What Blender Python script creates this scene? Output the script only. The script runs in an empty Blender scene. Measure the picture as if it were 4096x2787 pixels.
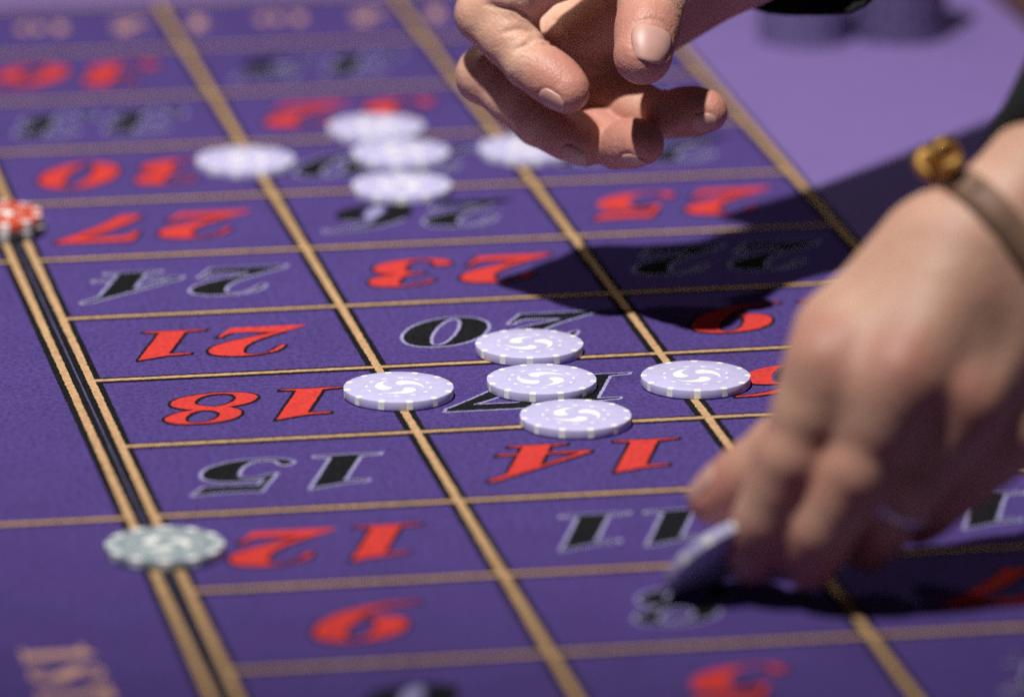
import bpy, bmesh, math, random
import numpy as np
from mathutils import Vector, Matrix
from mathutils.geometry import tessellate_polygon

random.seed(7)
MM = 0.001
scene = bpy.context.scene
col = scene.collection

# ------------------------------------------------------------------ camera
cam_data = bpy.data.cameras.new("camera")
cam = bpy.data.objects.new("camera", cam_data)
col.objects.link(cam)
cam.location = (-0.31512, -2.19609, 0.73775)
cam.rotation_euler = (1.293971, -0.002615, -0.183003)
cam_data.sensor_width = 36.0
cam_data.sensor_fit = 'HORIZONTAL'
cam_data.lens = 255.931
cam_data.clip_start = 0.05
cam_data.clip_end = 50
cam_data.dof.use_dof = True
cam_data.dof.focus_distance = 2.6523
cam_data.dof.aperture_fstop = 5.0
cam_data.dof.aperture_blades = 9
scene.camera = cam

# ------------------------------------------------------------------ light
world = bpy.data.worlds.new("World")
scene.world = world
world.use_nodes = True
bg = world.node_tree.nodes["Background"]
bg.inputs[0].default_value = (0.74, 0.70, 0.84, 1)
bg.inputs[1].default_value = 0.045

def spot(name, loc, target, watts, size, angle, blend, color):
    d = bpy.data.lights.new(name, 'SPOT')
    d.energy = watts
    d.shadow_soft_size = size
    d.spot_size = math.radians(angle)
    d.spot_blend = blend
    d.color = color
    o = bpy.data.objects.new(name, d)
    col.objects.link(o)
    o.location = loc
    o.rotation_euler = (Vector(target) - Vector(loc)).to_track_quat('-Z', 'Y').to_euler()
    return o

spot("key_lamp", (-0.28, -0.20, 1.85), (0.29, 0.86, 0.0), 236, 0.024, 66, 1.0, (1.0, 0.97, 0.93))
spot("second_lamp", (0.02, 1.12, 1.60), (0.22, 0.42, 0.0), 13, 0.03, 75, 1.0, (1.0, 0.97, 0.94))

scene.view_settings.view_transform = 'Standard'
scene.view_settings.look = 'None'
scene.view_settings.exposure = 0.0
scene.view_settings.gamma = 1.0
scene.render.engine = 'CYCLES'
scene.cycles.use_denoising = False
scene.cycles.max_bounces = 6

# ------------------------------------------------------------------ helpers
def tag(o, label=None, cat=None, group=None, kind=None):
    if label: o["label"] = label
    if cat: o["category"] = cat
    if group: o["group"] = group
    if kind: o["kind"] = kind
    return o

def empty(name, loc=(0, 0, 0)):
    o = bpy.data.objects.new(name, None)
    o.empty_display_size = 0.01
    col.objects.link(o)
    o.location = loc
    return o

def mesh_obj(name, verts, faces, mats, parent=None, mat_idx=None, smooth=False):
    me = bpy.data.meshes.new(name)
    me.from_pydata([tuple(v) for v in verts], [], [tuple(f) for f in faces])
    for m in (mats if isinstance(mats, (list, tuple)) else [mats]):
        me.materials.append(m)
    if mat_idx is not None:
        me.polygons.foreach_set("material_index", mat_idx)
    if smooth:
        me.polygons.foreach_set("use_smooth", [True] * len(me.polygons))
    me.update()
    o = bpy.data.objects.new(name, me)
    col.objects.link(o)
    if parent is not None:
        o.parent = parent
    return o

def copy_tree(o, parent=None):
    c = o.copy()
    col.objects.link(c)
    c.parent = parent
    for ch in o.children:
        copy_tree(ch, c)
    return c

def nodes_of(m):
    m.use_nodes = True
    nt = m.node_tree
    return nt, nt.nodes, nt.links, nt.nodes["Principled BSDF"]

# ------------------------------------------------------------------ materials
def fabric(name, base, var=0.10, fuzz=0.25, bump=0.35):
    """printed wool felt: fine fibre speckle, soft cloudiness, dull sheen"""
    m = bpy.data.materials.new(name)
    nt, N, L, b = nodes_of(m)
    tc = N.new('ShaderNodeTexCoord')
    n1 = N.new('ShaderNodeTexNoise'); n1.inputs['Scale'].default_value = 1100; n1.inputs['Detail'].default_value = 3
    n2 = N.new('ShaderNodeTexNoise'); n2.inputs['Scale'].default_value = 38; n2.inputs['Detail'].default_value = 4
    n3 = N.new('ShaderNodeTexNoise'); n3.inputs['Scale'].default_value = 480; n3.inputs['Detail'].default_value = 5
    for n in (n1, n2, n3):
        L.new(tc.outputs['Object'], n.inputs['Vector'])
    a = N.new('ShaderNodeMath'); a.operation = 'MULTIPLY_ADD'; a.inputs[1].default_value = 0.75
    c = N.new('ShaderNodeMath'); c.operation = 'MULTIPLY_ADD'; c.inputs[1].default_value = 0.9
    L.new(n1.outputs[0], a.inputs[0]); L.new(n3.outputs[0], c.inputs[0])
    cl = N.new('ShaderNodeMath'); cl.operation = 'MULTIPLY'; cl.inputs[1].default_value = 0.16; L.new(n2.outputs[0], cl.inputs[0])
    L.new(cl.outputs[0], a.inputs[2]); L.new(a.outputs[0], c.inputs[2])
    r = N.new('ShaderNodeValToRGB')
    r.color_ramp.elements[0].position = 0.33
    r.color_ramp.elements[1].position = 0.58
    hf = N.new('ShaderNodeMath'); hf.operation = 'MULTIPLY'; hf.inputs[1].default_value = 0.5; L.new(c.outputs[0], hf.inputs[0])
    lo = [x * (1 - 2.6 * var) for x in base]; hi = [min(1, x * (1 + 2.6 * var)) for x in base]
    r.color_ramp.elements[0].color = (*lo, 1); r.color_ramp.elements[1].color = (*hi, 1)
    L.new(hf.outputs[0], r.inputs[0])
    L.new(r.outputs[0], b.inputs['Base Color'])
    b.inputs['Roughness'].default_value = 0.95
    b.inputs['Specular IOR Level'].default_value = 0.06
    b.inputs['Sheen Weight'].default_value = fuzz
    b.inputs['Sheen Roughness'].default_value = 0.55
    b.inputs['Sheen Tint'].default_value = (*[min(1, 0.35 + x) for x in base], 1)
    bp = N.new('ShaderNodeBump'); bp.inputs['Strength'].default_value = bump; bp.inputs['Distance'].default_value = 0.0006
    L.new(c.outputs[0], bp.inputs['Height']); L.new(bp.outputs[0], b.inputs['Normal'])
    return m

def plastic(name, base, rough=0.42, spec=0.4, speck=0.0):
    m = bpy.data.materials.new(name)
    nt, N, L, b = nodes_of(m)
    tc = N.new('ShaderNodeTexCoord')
    n = N.new('ShaderNodeTexNoise'); n.inputs['Scale'].default_value = 260; n.inputs['Detail'].default_value = 6
    L.new(tc.outputs['Object'], n.inputs['Vector'])
    r = N.new('ShaderNodeValToRGB')
    r.color_ramp.elements[0].position = 0.25; r.color_ramp.elements[1].position = 0.8
    r.color_ramp.elements[0].color = (*[x * 0.93 for x in base], 1); r.color_ramp.elements[1].color = (*[min(1, x * 1.04) for x in base], 1)
    L.new(n.outputs[0], r.inputs[0])
    sc = N.new('ShaderNodeTexNoise'); sc.inputs['Scale'].default_value = 420; sc.inputs['Detail'].default_value = 2
    oi = N.new('ShaderNodeObjectInfo'); va = N.new('ShaderNodeVectorMath'); va.operation = 'ADD'
    L.new(tc.outputs['Object'], va.inputs[0]); L.new(oi.outputs['Location'], va.inputs[1]); L.new(va.outputs[0], sc.inputs['Vector'])
    sr = N.new('ShaderNodeMapRange'); sr.inputs[1].default_value = 0.70; sr.inputs[2].default_value = 0.78; sr.inputs[3].default_value = 1.0; sr.inputs[4].default_value = 0.62
    L.new(sc.outputs[0], sr.inputs[0])
    mxc = N.new('ShaderNodeMixRGB'); mxc.blend_type = 'MULTIPLY'; mxc.inputs[0].default_value = 1.0
    L.new(r.outputs[0], mxc.inputs[1]); L.new(sr.outputs[0], mxc.inputs[2]); L.new(mxc.outputs[0], b.inputs['Base Color'])
    mr = N.new('ShaderNodeMapRange'); mr.inputs[3].default_value = rough - 0.07; mr.inputs[4].default_value = rough + 0.12
    L.new(n.outputs[0], mr.inputs[0]); L.new(mr.outputs[0], b.inputs['Roughness'])
    b.inputs['Specular IOR Level'].default_value = spec
    bp = N.new('ShaderNodeBump'); bp.inputs['Strength'].default_value = 0.10; bp.inputs['Distance'].default_value = 0.0003
    L.new(n.outputs[0], bp.inputs['Height']); L.new(bp.outputs[0], b.inputs['Normal'])
    return m

M = {}
M['felt'] = fabric('pale_purple_felt', (0.19, 0.128, 0.35), 0.08, 0.08)
M['field'] = fabric('deep_purple_felt', (0.074, 0.046, 0.194), 0.17, 0.06)
M['tan'] = fabric('tan_print', (0.50, 0.31, 0.165), 0.12, 0.05)
M['black'] = fabric('black_print', (0.011, 0.011, 0.013), 0.20, 0.0, 0.2)
M['outline'] = fabric('lavender_outline_print', (0.31, 0.29, 0.50), 0.12, 0.05)
M['red'] = fabric('red_print', (0.58, 0.047, 0.04), 0.10, 0.03)
M['orange'] = fabric('salmon_print', (0.56, 0.31, 0.23), 0.10, 0.05)
M['hair'] = fabric('grey_violet_print', (0.10, 0.095, 0.16), 0.12, 0.0)
M['lav'] = plastic('lavender_clay', (0.56, 0.525, 0.79))
M['white'] = plastic('ivory_clay', (0.93, 0.93, 0.89))
M['grey'] = plastic('grey_clay', (0.31, 0.37, 0.40))
M['violet'] = plastic('shaded_violet_clay', (0.15, 0.115, 0.27))  # sleeve's shade on the far chip stacks painted into the colour
M['shadeviolet'] = plastic('deep_shaded_violet_clay', (0.085, 0.062, 0.155))  # deeper painted shade, mostly for the right stack
M['greylight'] = plastic('pale_grey_clay', (0.88, 0.90, 0.90))
M['redclay'] = plastic('red_clay', (0.58, 0.085, 0.045))
M['pinkclay'] = plastic('pale_pink_clay', (0.88, 0.76, 0.74))
M['darkclay'] = plastic('black_clay', (0.03, 0.03, 0.035))
M['midgrey'] = plastic('mid_grey_clay', (0.33, 0.33, 0.35))

def wood_mat():
    m = bpy.data.materials.new('varnished_wood')
    nt, N, L, b = nodes_of(m)
    tc = N.new('ShaderNodeTexCoord'); mp = N.new('ShaderNodeMapping')
    mp.inputs['Scale'].default_value = (60, 4, 60)
    n = N.new('ShaderNodeTexNoise'); n.inputs['Scale'].default_value = 1.5; n.inputs['Detail'].default_value = 8
    L.new(tc.outputs['Object'], mp.inputs[0]); L.new(mp.outputs[0], n.inputs['Vector'])
    r = N.new('ShaderNodeValToRGB')
    r.color_ramp.elements[0].color = (0.055, 0.022, 0.008, 1); r.color_ramp.elements[1].color = (0.17, 0.075, 0.025, 1)
    L.new(n.outputs[0], r.inputs[0]); L.new(r.outputs[0], b.inputs['Base Color'])
    b.inputs['Roughness'].default_value = 0.35
    return m
M['wood'] = wood_mat()

def skin_mat(name, base, deep, rough=0.5):
    m = bpy.data.materials.new(name)
    nt, N, L, b = nodes_of(m)
    tc = N.new('ShaderNodeTexCoord')
    n1 = N.new('ShaderNodeTexNoise'); n1.inputs['Scale'].default_value = 55; n1.inputs['Detail'].default_value = 7
    L.new(tc.outputs['Object'], n1.inputs['Vector'])
    at = N.new('ShaderNodeAttribute'); at.attribute_name = 'blush'
    mx = N.new('ShaderNodeMath'); mx.operation = 'MULTIPLY_ADD'; mx.inputs[1].default_value = 0.9
    L.new(n1.outputs[0], mx.inputs[0]); L.new(at.outputs['Fac'], mx.inputs[2])
    r = N.new('ShaderNodeValToRGB')
    r.color_ramp.elements[0].position = 0.30; r.color_ramp.elements[1].position = 0.95
    r.color_ramp.elements[0].color = (*base, 1); r.color_ramp.elements[1].color = (*deep, 1)
    L.new(mx.outputs[0], r.inputs[0]); L.new(r.outputs[0], b.inputs['Base Color'])
    b.inputs['Roughness'].default_value = rough
    b.inputs['Specular IOR Level'].default_value = 0.42
    b.inputs['Subsurface Weight'].default_value = 0.22
    b.inputs['Subsurface Radius'].default_value = (1.0, 0.42, 0.28)
    b.inputs['Subsurface Scale'].default_value = 0.0035
    v = N.new('ShaderNodeTexVoronoi'); v.inputs['Scale'].default_value = 900
    L.new(tc.outputs['Object'], v.inputs['Vector'])
    n2 = N.new('ShaderNodeTexNoise'); n2.inputs['Scale'].default_value = 320; n2.inputs['Detail'].default_value = 5
    L.new(tc.outputs['Object'], n2.inputs['Vector'])
    ad = N.new('ShaderNodeMath'); ad.operation = 'MULTIPLY_ADD'; ad.inputs[1].default_value = 0.35
    L.new(v.outputs[0], ad.inputs[0]); L.new(n2.outputs[0], ad.inputs[2])
    bp = N.new('ShaderNodeBump'); bp.inputs['Strength'].default_value = 0.42; bp.inputs['Distance'].default_value = 0.0009
    L.new(ad.outputs[0], bp.inputs['Height']); L.new(bp.outputs[0], b.inputs['Normal'])
    return m
M['skin'] = skin_mat('skin', (0.63, 0.38, 0.27), (0.50, 0.225, 0.17))

def simple(name, base, rough=0.5, metal=0.0, coat=0.0, noise=0.12, scale=120):
    m = bpy.data.materials.new(name)
    nt, N, L, b = nodes_of(m)
    tc = N.new('ShaderNodeTexCoord')
    n = N.new('ShaderNodeTexNoise'); n.inputs['Scale'].default_value = scale; n.inputs['Detail'].default_value = 5
    L.new(tc.outputs['Object'], n.inputs['Vector'])
    r = N.new('ShaderNodeValToRGB')
    r.color_ramp.elements[0].color = (*[x * (1 - 2 * noise) for x in base], 1); r.color_ramp.elements[1].color = (*[min(1, x * (1 + 2 * noise)) for x in base], 1)
    L.new(n.outputs[0], r.inputs[0]); L.new(r.outputs[0], b.inputs['Base Color'])
    b.inputs['Roughness'].default_value = rough
    b.inputs['Metallic'].default_value = metal
    b.inputs['Coat Weight'].default_value = coat
    return m
M['nail'] = simple('nail_plate', (0.51, 0.285, 0.24), 0.45, 0, 0.0, 0.10)
M['cloth'] = fabric('black_cloth', (0.013, 0.015, 0.016), 0.15, 0.10)
M['leather'] = simple('brown_leather', (0.23, 0.13, 0.085), 0.6, 0, 0.0)
M['gold'] = simple('gold_metal', (0.46, 0.27, 0.08), 0.62, 1.0)
M['silver'] = simple('silver_metal', (0.72, 0.70, 0.70), 0.22, 1.0, 0, 0.03)
M['gem'] = simple('pale_gem', (0.8, 0.78, 0.82), 0.08, 0.0, 1.0, 0.03)

# ------------------------------------------------------------------ roulette table
CW, RH = 105.908, 84.948            # cell size in mm
table = empty('roulette_table')
tag(table, 'roulette table covered in purple felt printed with upside-down numbers and tan lines', 'table')

def sheet(name, x0, x1, y0, y1, z, mat, parent):
    return mesh_obj(name, [(x0*MM, y0*MM, z*MM), (x1*MM, y0*MM, z*MM), (x1*MM, y1*MM, z*MM), (x0*MM, y1*MM, z*MM)], [(0, 1, 2, 3)], mat, parent)

def box_obj(name, x0, x1, y0, y1, z0, z1, mat, parent, bevel=0.0):
    bm = bmesh.new()
    bmesh.ops.create_cube(bm, size=1)
    for v in bm.verts:
        v.co = ((x0 + x1)/2*MM + v.co.x*(x1 - x0)*MM, (y0 + y1)/2*MM + v.co.y*(y1 - y0)*MM, (z0 + z1)/2*MM + v.co.z*(z1 - z0)*MM)
    if bevel:
        bmesh.ops.bevel(bm, geom=bm.edges[:], offset=bevel*MM, segments=4, affect='EDGES', profile=0.6)
    me = bpy.data.meshes.new(name); bm.to_mesh(me); bm.free()
    me.materials.append(mat)
    me.polygons.foreach_set("use_smooth", [True]*len(me.polygons))
    o = bpy.data.objects.new(name, me); col.objects.link(o); o.parent = parent
    return o

def wavy_strip(name, p0, p1, width, z, mat, parent, jit=0.11, step=1.1):
    """a printed line: straight, with edges made slightly ragged by the weave of the felt"""
    p0 = np.array(p0, float); p1 = np.array(p1, float)
    d = p1 - p0; ln = np.hypot(*d); d /= ln; n = np.array((-d[1], d[0]))
    k = max(2, int(ln/step))
    rng = np.random.default_rng(int(abs(p0[0]*13 + p0[1]*7 + p1[0]*3 + p1[1]) + width*100))
    V = []
    for i in range(k + 1):
        c = p0 + d*ln*i/k
        a, b = rng.normal(0, jit, 2)
        V.append((*(c + n*(width/2 + a))*MM, z*MM)); V.append((*(c - n*(width/2 + b))*MM, z*MM))
    F = [(2*i, 2*i + 1, 2*i + 3, 2*i + 2) for i in range(k)]
    return mesh_obj(name, V, F, mat, parent)

box_obj('table_top', -420, 476, -560, 1300, -45, -0.6, M['felt'], table)
sheet('felt', -419, 475, -559, 1299, 0.0, M['felt'], table)
Y0, Y1 = -2*RH, 11*RH
XL = -8.4
XD = -118
sheet('layout_field', XD, 3*CW, Y0 - 90, Y1, 0.10, M['field'], table)

# far edge rail, wood
def rail(x0, x1, y0, y1):
    prof = [(0, -40), (0, 8), (3, 14), (10, 18), (34, 18), (46, 13), (52, 4), (52, -40)]
    V = []; F = []
    for y in (y0, y1):
        for a, z in prof:
            V.append(((x0 + a)*MM, y*MM, z*MM))
    n = len(prof)
    for i in range(n):
        j = (i + 1) % n
        F.append((i, j, n + j, n + i))
    F.append(tuple(range(n - 1, -1, -1))); F.append(tuple(range(n, 2*n)))
    return mesh_obj('rail', V, F, M['wood'], table)
rail(476, 528, -560, 1300)

# printed grid
def line_thing(p0, p1, tan_w, edge_w, ztop):
    o = wavy_strip('grid_line', p0, p1, tan_w, ztop, M['tan'], table)
    wavy_strip('line_border', p0, p1, edge_w, ztop - 0.14, M['black'], o)
    return o
for r in range(-2, 12):
    line_thing((1.5, r*RH), (3*CW, r*RH), 2.9, 7.0, 0.36)
for r in (2, 6):
    line_thing((XD, r*RH), (XL - 1.5, r*RH), 2.9, 6.0, 0.36)
line_thing((XD, Y0 - 90), (XD, Y1), 3.0, 8, 0.44)
for c, w in ((0, 2.9), (1, 2.9), (2, 2.9), (3, 3.1)):
    line_thing((c*CW, Y0 - 90), (c*CW, Y1 + 1.5), w, 7.6, 0.44)
line_thing((XL, Y0 - 90), (XL, Y1 + 1.5), 2.9, 7.6, 0.45)
wavy_strip('hairline', (XL/2, Y0 - 90), (XL/2, Y1), 0.45, 0.47, M['hair'], table, jit=0.06)

# ------------------------------------------------------------------ printed figures
GL = {
 '0': ['M .42,1 C .70,1 .86,.78 .86,.5 C .86,.22 .70,0 .43,0 C .16,0 0,.22 0,.5 C 0,.78 .15,1 .42,1 Z',
       'M .43,.95 C .50,.95 .555,.78 .555,.5 C .555,.22 .50,.05 .43,.05 C .36,.05 .305,.22 .305,.5 C .305,.78 .36,.95 .43,.95 Z'],
 '1': ['M 0,0 L .64,0 L .64,.035 L .47,.065 L .47,1 L .19,.875 L -.04,.845 L -.04,.80 L .19,.80 L .19,.065 L 0,.035 Z'],
 '2': ['M .06,.70 C .05,.88 .20,1 .42,1 C .68,1 .84,.90 .84,.72 C .84,.50 .52,.38 .26,.20 C .36,.235 .46,.20 .56,.185 L .68,.18 C .75,.19 .78,.24 .79,.32 L .85,.32 L .79,0 L 0,0 L 0,.055 C .20,.25 .47,.46 .47,.72 C .47,.88 .41,.95 .32,.95 C .24,.95 .17,.89 .155,.79 C .15,.70 .08,.64 .06,.70 Z'],
 '3': ['M .05,.80 C .08,.93 .22,1 .40,1 C .62,1 .77,.90 .77,.76 C .77,.63 .66,.56 .52,.53 C .70,.50 .82,.40 .82,.27 C .82,.1 .62,0 .38,0 C .18,0 .02,.07 0,.20 L 0,.27 L .19,.27 L .19,.2 C .2,.1 .28,.05 .36,.05 C .44,.05 .46,.12 .46,.27 C .46,.42 .42,.5 .30,.505 L .22,.505 L .22,.555 L .30,.555 C .40,.56 .43,.64 .43,.77 C .43,.89 .41,.95 .34,.95 C .24,.95 .17,.90 .14,.80 Z'],
 '4': ['M .28,0 L .86,0 L .86,.04 L .72,.06 L .72,.25 L .92,.25 L .92,.305 L .72,.305 L .72,.86 L .87,1.05 L .84,1.09 L .74,1.03 L 0,.315 L 0,.25 L .43,.25 L .43,.06 L .28,.04 Z', 'M .43,.305 L .11,.305 L .43,.64 Z'],
 '5': ['M .13,1 C .30,.97 .55,.97 .78,1.03 L .73,.80 C .55,.78 .35,.785 .205,.815 L .175,.62 C .28,.66 .36,.675 .45,.675 C .70,.675 .84,.54 .84,.35 C .84,.12 .62,0 .36,0 C .16,0 .02,.06 0,.18 L .05,.225 C .1,.24 .14,.2 .16,.14 C .2,.07 .26,.05 .33,.05 C .45,.05 .48,.18 .48,.34 C .48,.5 .43,.58 .34,.58 C .26,.58 .2,.54 .16,.48 L .10,.48 Z'],
 '6': ['M .84,1 C .5,1.02 0,.86 0,.38 C 0,.14 .16,0 .43,0 C .70,0 .86,.14 .86,.33 C .86,.53 .70,.63 .54,.63 C .46,.63 .40,.61 .35,.57 C .38,.78 .54,.93 .84,.955 Z',
       'M .44,.575 C .52,.575 .555,.46 .555,.31 C .555,.15 .51,.05 .44,.05 C .36,.05 .32,.15 .32,.31 C .32,.46 .36,.575 .44,.575 Z'],
 '7': ['M .02,1 L .86,1 L .86,.92 C .66,.62 .46,.32 .40,0 L .14,0 C .18,.3 .36,.60 .62,.81 L .2,.81 C .13,.81 .10,.76 .08,.66 L .01,.66 Z'],
 '8': ['M .42,1 C .66,1 .80,.90 .80,.77 C .80,.65 .70,.58 .58,.53 C .76,.48 .86,.38 .86,.26 C .86,.1 .66,0 .41,0 C .16,0 0,.1 0,.25 C 0,.37 .1,.45 .24,.49 C .12,.54 .05,.63 .05,.75 C .05,.9 .2,1 .42,1 Z',
       'M .43,.95 C .54,.95 .58,.87 .58,.77 C .58,.66 .54,.58 .45,.565 C .33,.60 .27,.66 .27,.77 C .27,.88 .33,.95 .43,.95 Z',
       'M .42,.05 C .30,.05 .23,.13 .23,.25 C .23,.36 .30,.43 .39,.45 C .54,.41 .61,.35 .61,.25 C .61,.13 .54,.05 .42,.05 Z'],
 'S': ['M .62,.98 L .58,.70 L .53,.70 C .48,.86 .40,.95 .30,.95 C .22,.95 .19,.90 .19,.84 C .19,.76 .28,.71 .42,.62 C .58,.53 .66,.43 .66,.29 C .66,.10 .52,0 .34,0 C .25,0 .18,.03 .12,.06 L .06,0 L .01,0 L .03,.33 L .08,.33 C .11,.16 .20,.05 .32,.05 C .41,.05 .46,.11 .46,.18 C .46,.27 .36,.33 .24,.41 C .10,.50 .02,.58 .02,.72 C .02,.89 .14,1 .31,1 C .39,1 .46,.97 .50,.94 L .57,.98 Z'],
 'T': ['M .14,0 L .58,0 L .58,.05 L .48,.07 L .48,.94 L .56,.92 C .62,.88 .64,.80 .66,.70 L .72,.70 L .70,1 L .02,1 L 0,.70 L .06,.70 C .08,.80 .10,.88 .16,.92 L .24,.94 L .24,.07 L .14,.05 Z'],
 'N': ['M 0,0 L .26,0 L .26,.05 L .18,.07 L .18,.78 L .60,0 L .70,0 L .70,.93 L .78,.95 L .78,1 L .54,1 L .54,.95 L .62,.93 L .62,.42 L .30,1 L 0,1 L 0,.95 L .10,.92 L .10,.07 L 0,.05 Z'],
 'D': ['M 0,0 L .36,0 C .62,0 .76,.2 .76,.5 C .76,.8 .62,1 .36,1 L 0,1 L 0,.95 L .1,.93 L .1,.07 L 0,.05 Z', 'M .30,.06 L .38,.06 C .48,.08 .52,.25 .52,.5 C .52,.75 .48,.92 .38,.94 L .30,.94 Z'],
 't': ['M .10,.62 L 0,.62 L 0,.57 L .08,.57 L .08,.18 C .08,.05 .16,0 .26,0 C .36,0 .42,.06 .44,.14 L .40,.15 C .38,.1 .30,.08 .30,.2 L .30,.57 L .42,.57 L .42,.62 L .30,.62 L .30,.82 L .22,.80 Z'],
 'o': ['M .30,.64 C .50,.64 .62,.5 .62,.32 C .62,.12 .50,0 .30,0 C .12,0 0,.13 0,.32 C 0,.5 .12,.64 .30,.64 Z', 'M .31,.59 C .38,.59 .40,.5 .40,.32 C .40,.14 .38,.05 .31,.05 C .24,.05 .22,.14 .22,.32 C .22,.5 .24,.59 .31,.59 Z'],
}
def rot180(paths, w):
    def f(tok):
        if ',' in tok:
            x, y = map(float, tok.split(','))
            return '%.4f,%.4f' % (w - x, 1 - y)
        return tok
    return [' '.join(f(t) for t in p.split()) for p in paths]
GL['9'] = rot180(GL['6'], 0.86)
GW = {'0': .86, '1': .62, '2': .84, '3': .82, '4': .90, '5': .83, '6': .86, '7': .86, '8': .86, '9': .86, 'S': .66, 'T': .72, 'N': .78, 'D': .76, 't': .44, 'o': .62, ' ': .34}

def flatten(path, seg=9):
    t = path.split(); i = 0; pts = []
    while i < len(t):
        c = t[i]
        if c in 'ML':
            pts.append(tuple(map(float, t[i+1].split(',')))); i += 2
        elif c == 'C':
            a = np.array(pts[-1]); b, d, e = (np.array(tuple(map(float, s.split(',')))) for s in t[i+1:i+4])
            for k in range(1, seg + 1):
                u = k/seg
                q = a*(1-u)**3 + 3*b*u*(1-u)**2 + 3*d*u*u*(1-u) + e*u**3
                pts.append((float(q[0]), float(q[1])))
            i += 4
        else:
            i += 1
    out = []
    for p in pts:
        if not out or abs(p[0]-out[-1][0]) + abs(p[1]-out[-1][1]) > 1e-5:
            out.append(p)
    if abs(out[0][0]-out[-1][0]) + abs(out[0][1]-out[-1][1]) < 1e-5:
        out.pop()
    return np.array(out)

def area(p):
    x, y = p[:, 0], p[:, 1]
    return 0.5*np.sum(x*np.roll(y, -1) - y*np.roll(x, -1))

def resample(p, step):
    out = []
    for a, b in zip(p, np.roll(p, -1, 0)):
        k = max(1, int(round(np.hypot(*(b - a))/step)))
        for j in range(k):
            out.append(a + (b - a)*j/k)
    return np.array(out)

def offset_loop(p, w):
    """p counter-clockwise: positive w grows it"""
    d = np.roll(p, -1, 0) - p
    L = np.maximum(np.hypot(d[:, 0], d[:, 1]), 1e-9)
    n = np.stack([d[:, 1]/L, -d[:, 0]/L], 1)
    m = n + np.roll(n, 1, 0)
    s = np.maximum(np.sum(m*m, 1), 0.9)
    return p + (2*m/s[:, None])*w

def figure_mesh(text, height, slant, outline_w, z, mats, name, parent, place, gap=0.10, jit=0.10, wide=0.96):
    """one printed word or number. place(u, v) -> world mm"""
    rng = np.random.default_rng(sum(ord(c)*31**i for i, c in enumerate(text)) % 99991)
    total = sum(GW[c] for c in text) + gap*(len(text) - 1)
    x = -total/2
    V = []; F = []; MI = []
    def add(loops, zz, mi):
        base = len(V)
        tri = tessellate_polygon([[Vector((q[0], q[1], 0)) for q in l] for l in loops])
        flat = [q for l in loops for q in l]
        for q in flat:
            wx, wy = place(q[0], q[1]); V.append((wx*MM, wy*MM, zz*MM))
        for t in tri:
            a, b, c = (np.array(V[base + k][:2]) for k in t)
            ar = (b[0]-a[0])*(c[1]-a[1]) - (b[1]-a[1])*(c[0]-a[0])
            if abs(ar) < 1e-13: continue
            F.append(tuple(base + k for k in (t if ar > 0 else (t[0], t[2], t[1])))); MI.append(mi)
    for ch in text:
        if ch != ' ':
            outer, inner = [], []
            for j, path in enumerate(GL[ch]):
                p = flatten(path)
                p = p*np.array([wide, 1]) + np.array([x + GW[ch]*(1 - wide)/2, 0])
                p[:, 0] += slant*(p[:, 1] - 0.5)
                p[:, 1] -= 0.5
                p = p*height
                if area(p) < 0: p = p[::-1]
                p = resample(p, 0.9)
                p = p + rng.normal(0, jit, p.shape)
                w = outline_w if j == 0 else -outline_w
                outer.append(offset_loop(p, w*0.75)); inner.append(offset_loop(p, -w*0.25))
            if outline_w > 0:
                add(outer, z, 1)
            add(inner, z + 0.12, 0)
        x += GW[ch] + gap
    return mesh_obj(name, V, F, mats, parent, MI)

RED = {1, 3, 5, 7, 9, 12, 14, 16, 18, 19, 21, 23, 25, 27, 30, 32, 34, 36}
for r in range(-2, 10):
    for c in range(3):
        n = 12 + 3*(r - 1) - c       # row r=1 is 12, 11, 10
        if n < 1: continue
        xc, yc = (c + 0.5)*CW - 1, (r + 0.5)*RH
        place = lambda u, v, xc=xc, yc=yc: (xc - u, yc - v)     # printed the other way up
        mats = [M['red'], M['black']] if n in RED else [M['black'], M['outline']]
        figure_mesh(str(n), 38.5, 0.36, 1.2 if n in RED else 1.25, 0.26, mats, 'printed_number', table, place, gap=0.15)
for c in range(3):
    xc, yc = (c + 0.5)*CW - 1, 10.5*RH
    figure_mesh('2  to  1', 21, 0.1, 0, 0.26, [M['orange'], M['black']], 'printed_lettering', table, lambda u, v, xc=xc, yc=yc: (xc - u, yc - v), gap=0.07)
# the dozens read along the table, letter tops towards the numbers
for text, ys in (('1ST 12', 34.0), ('2ND 12', 34.0 + 340), ('3RD 12', None)):
    if ys is None: continue
    h = 24.0
    tot = (sum(GW[c] for c in text) + 0.22*(len(text) - 1))*h
    yc = ys - tot/2 if text[0] == '1' else 296 + tot/2
    figure_mesh(text, h, 0.0, 0, 0.26, [M['orange'], M['black']], 'printed_lettering', table, lambda u, v, yc=yc: (-50.5 + v, yc - u), gap=0.22)

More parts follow.
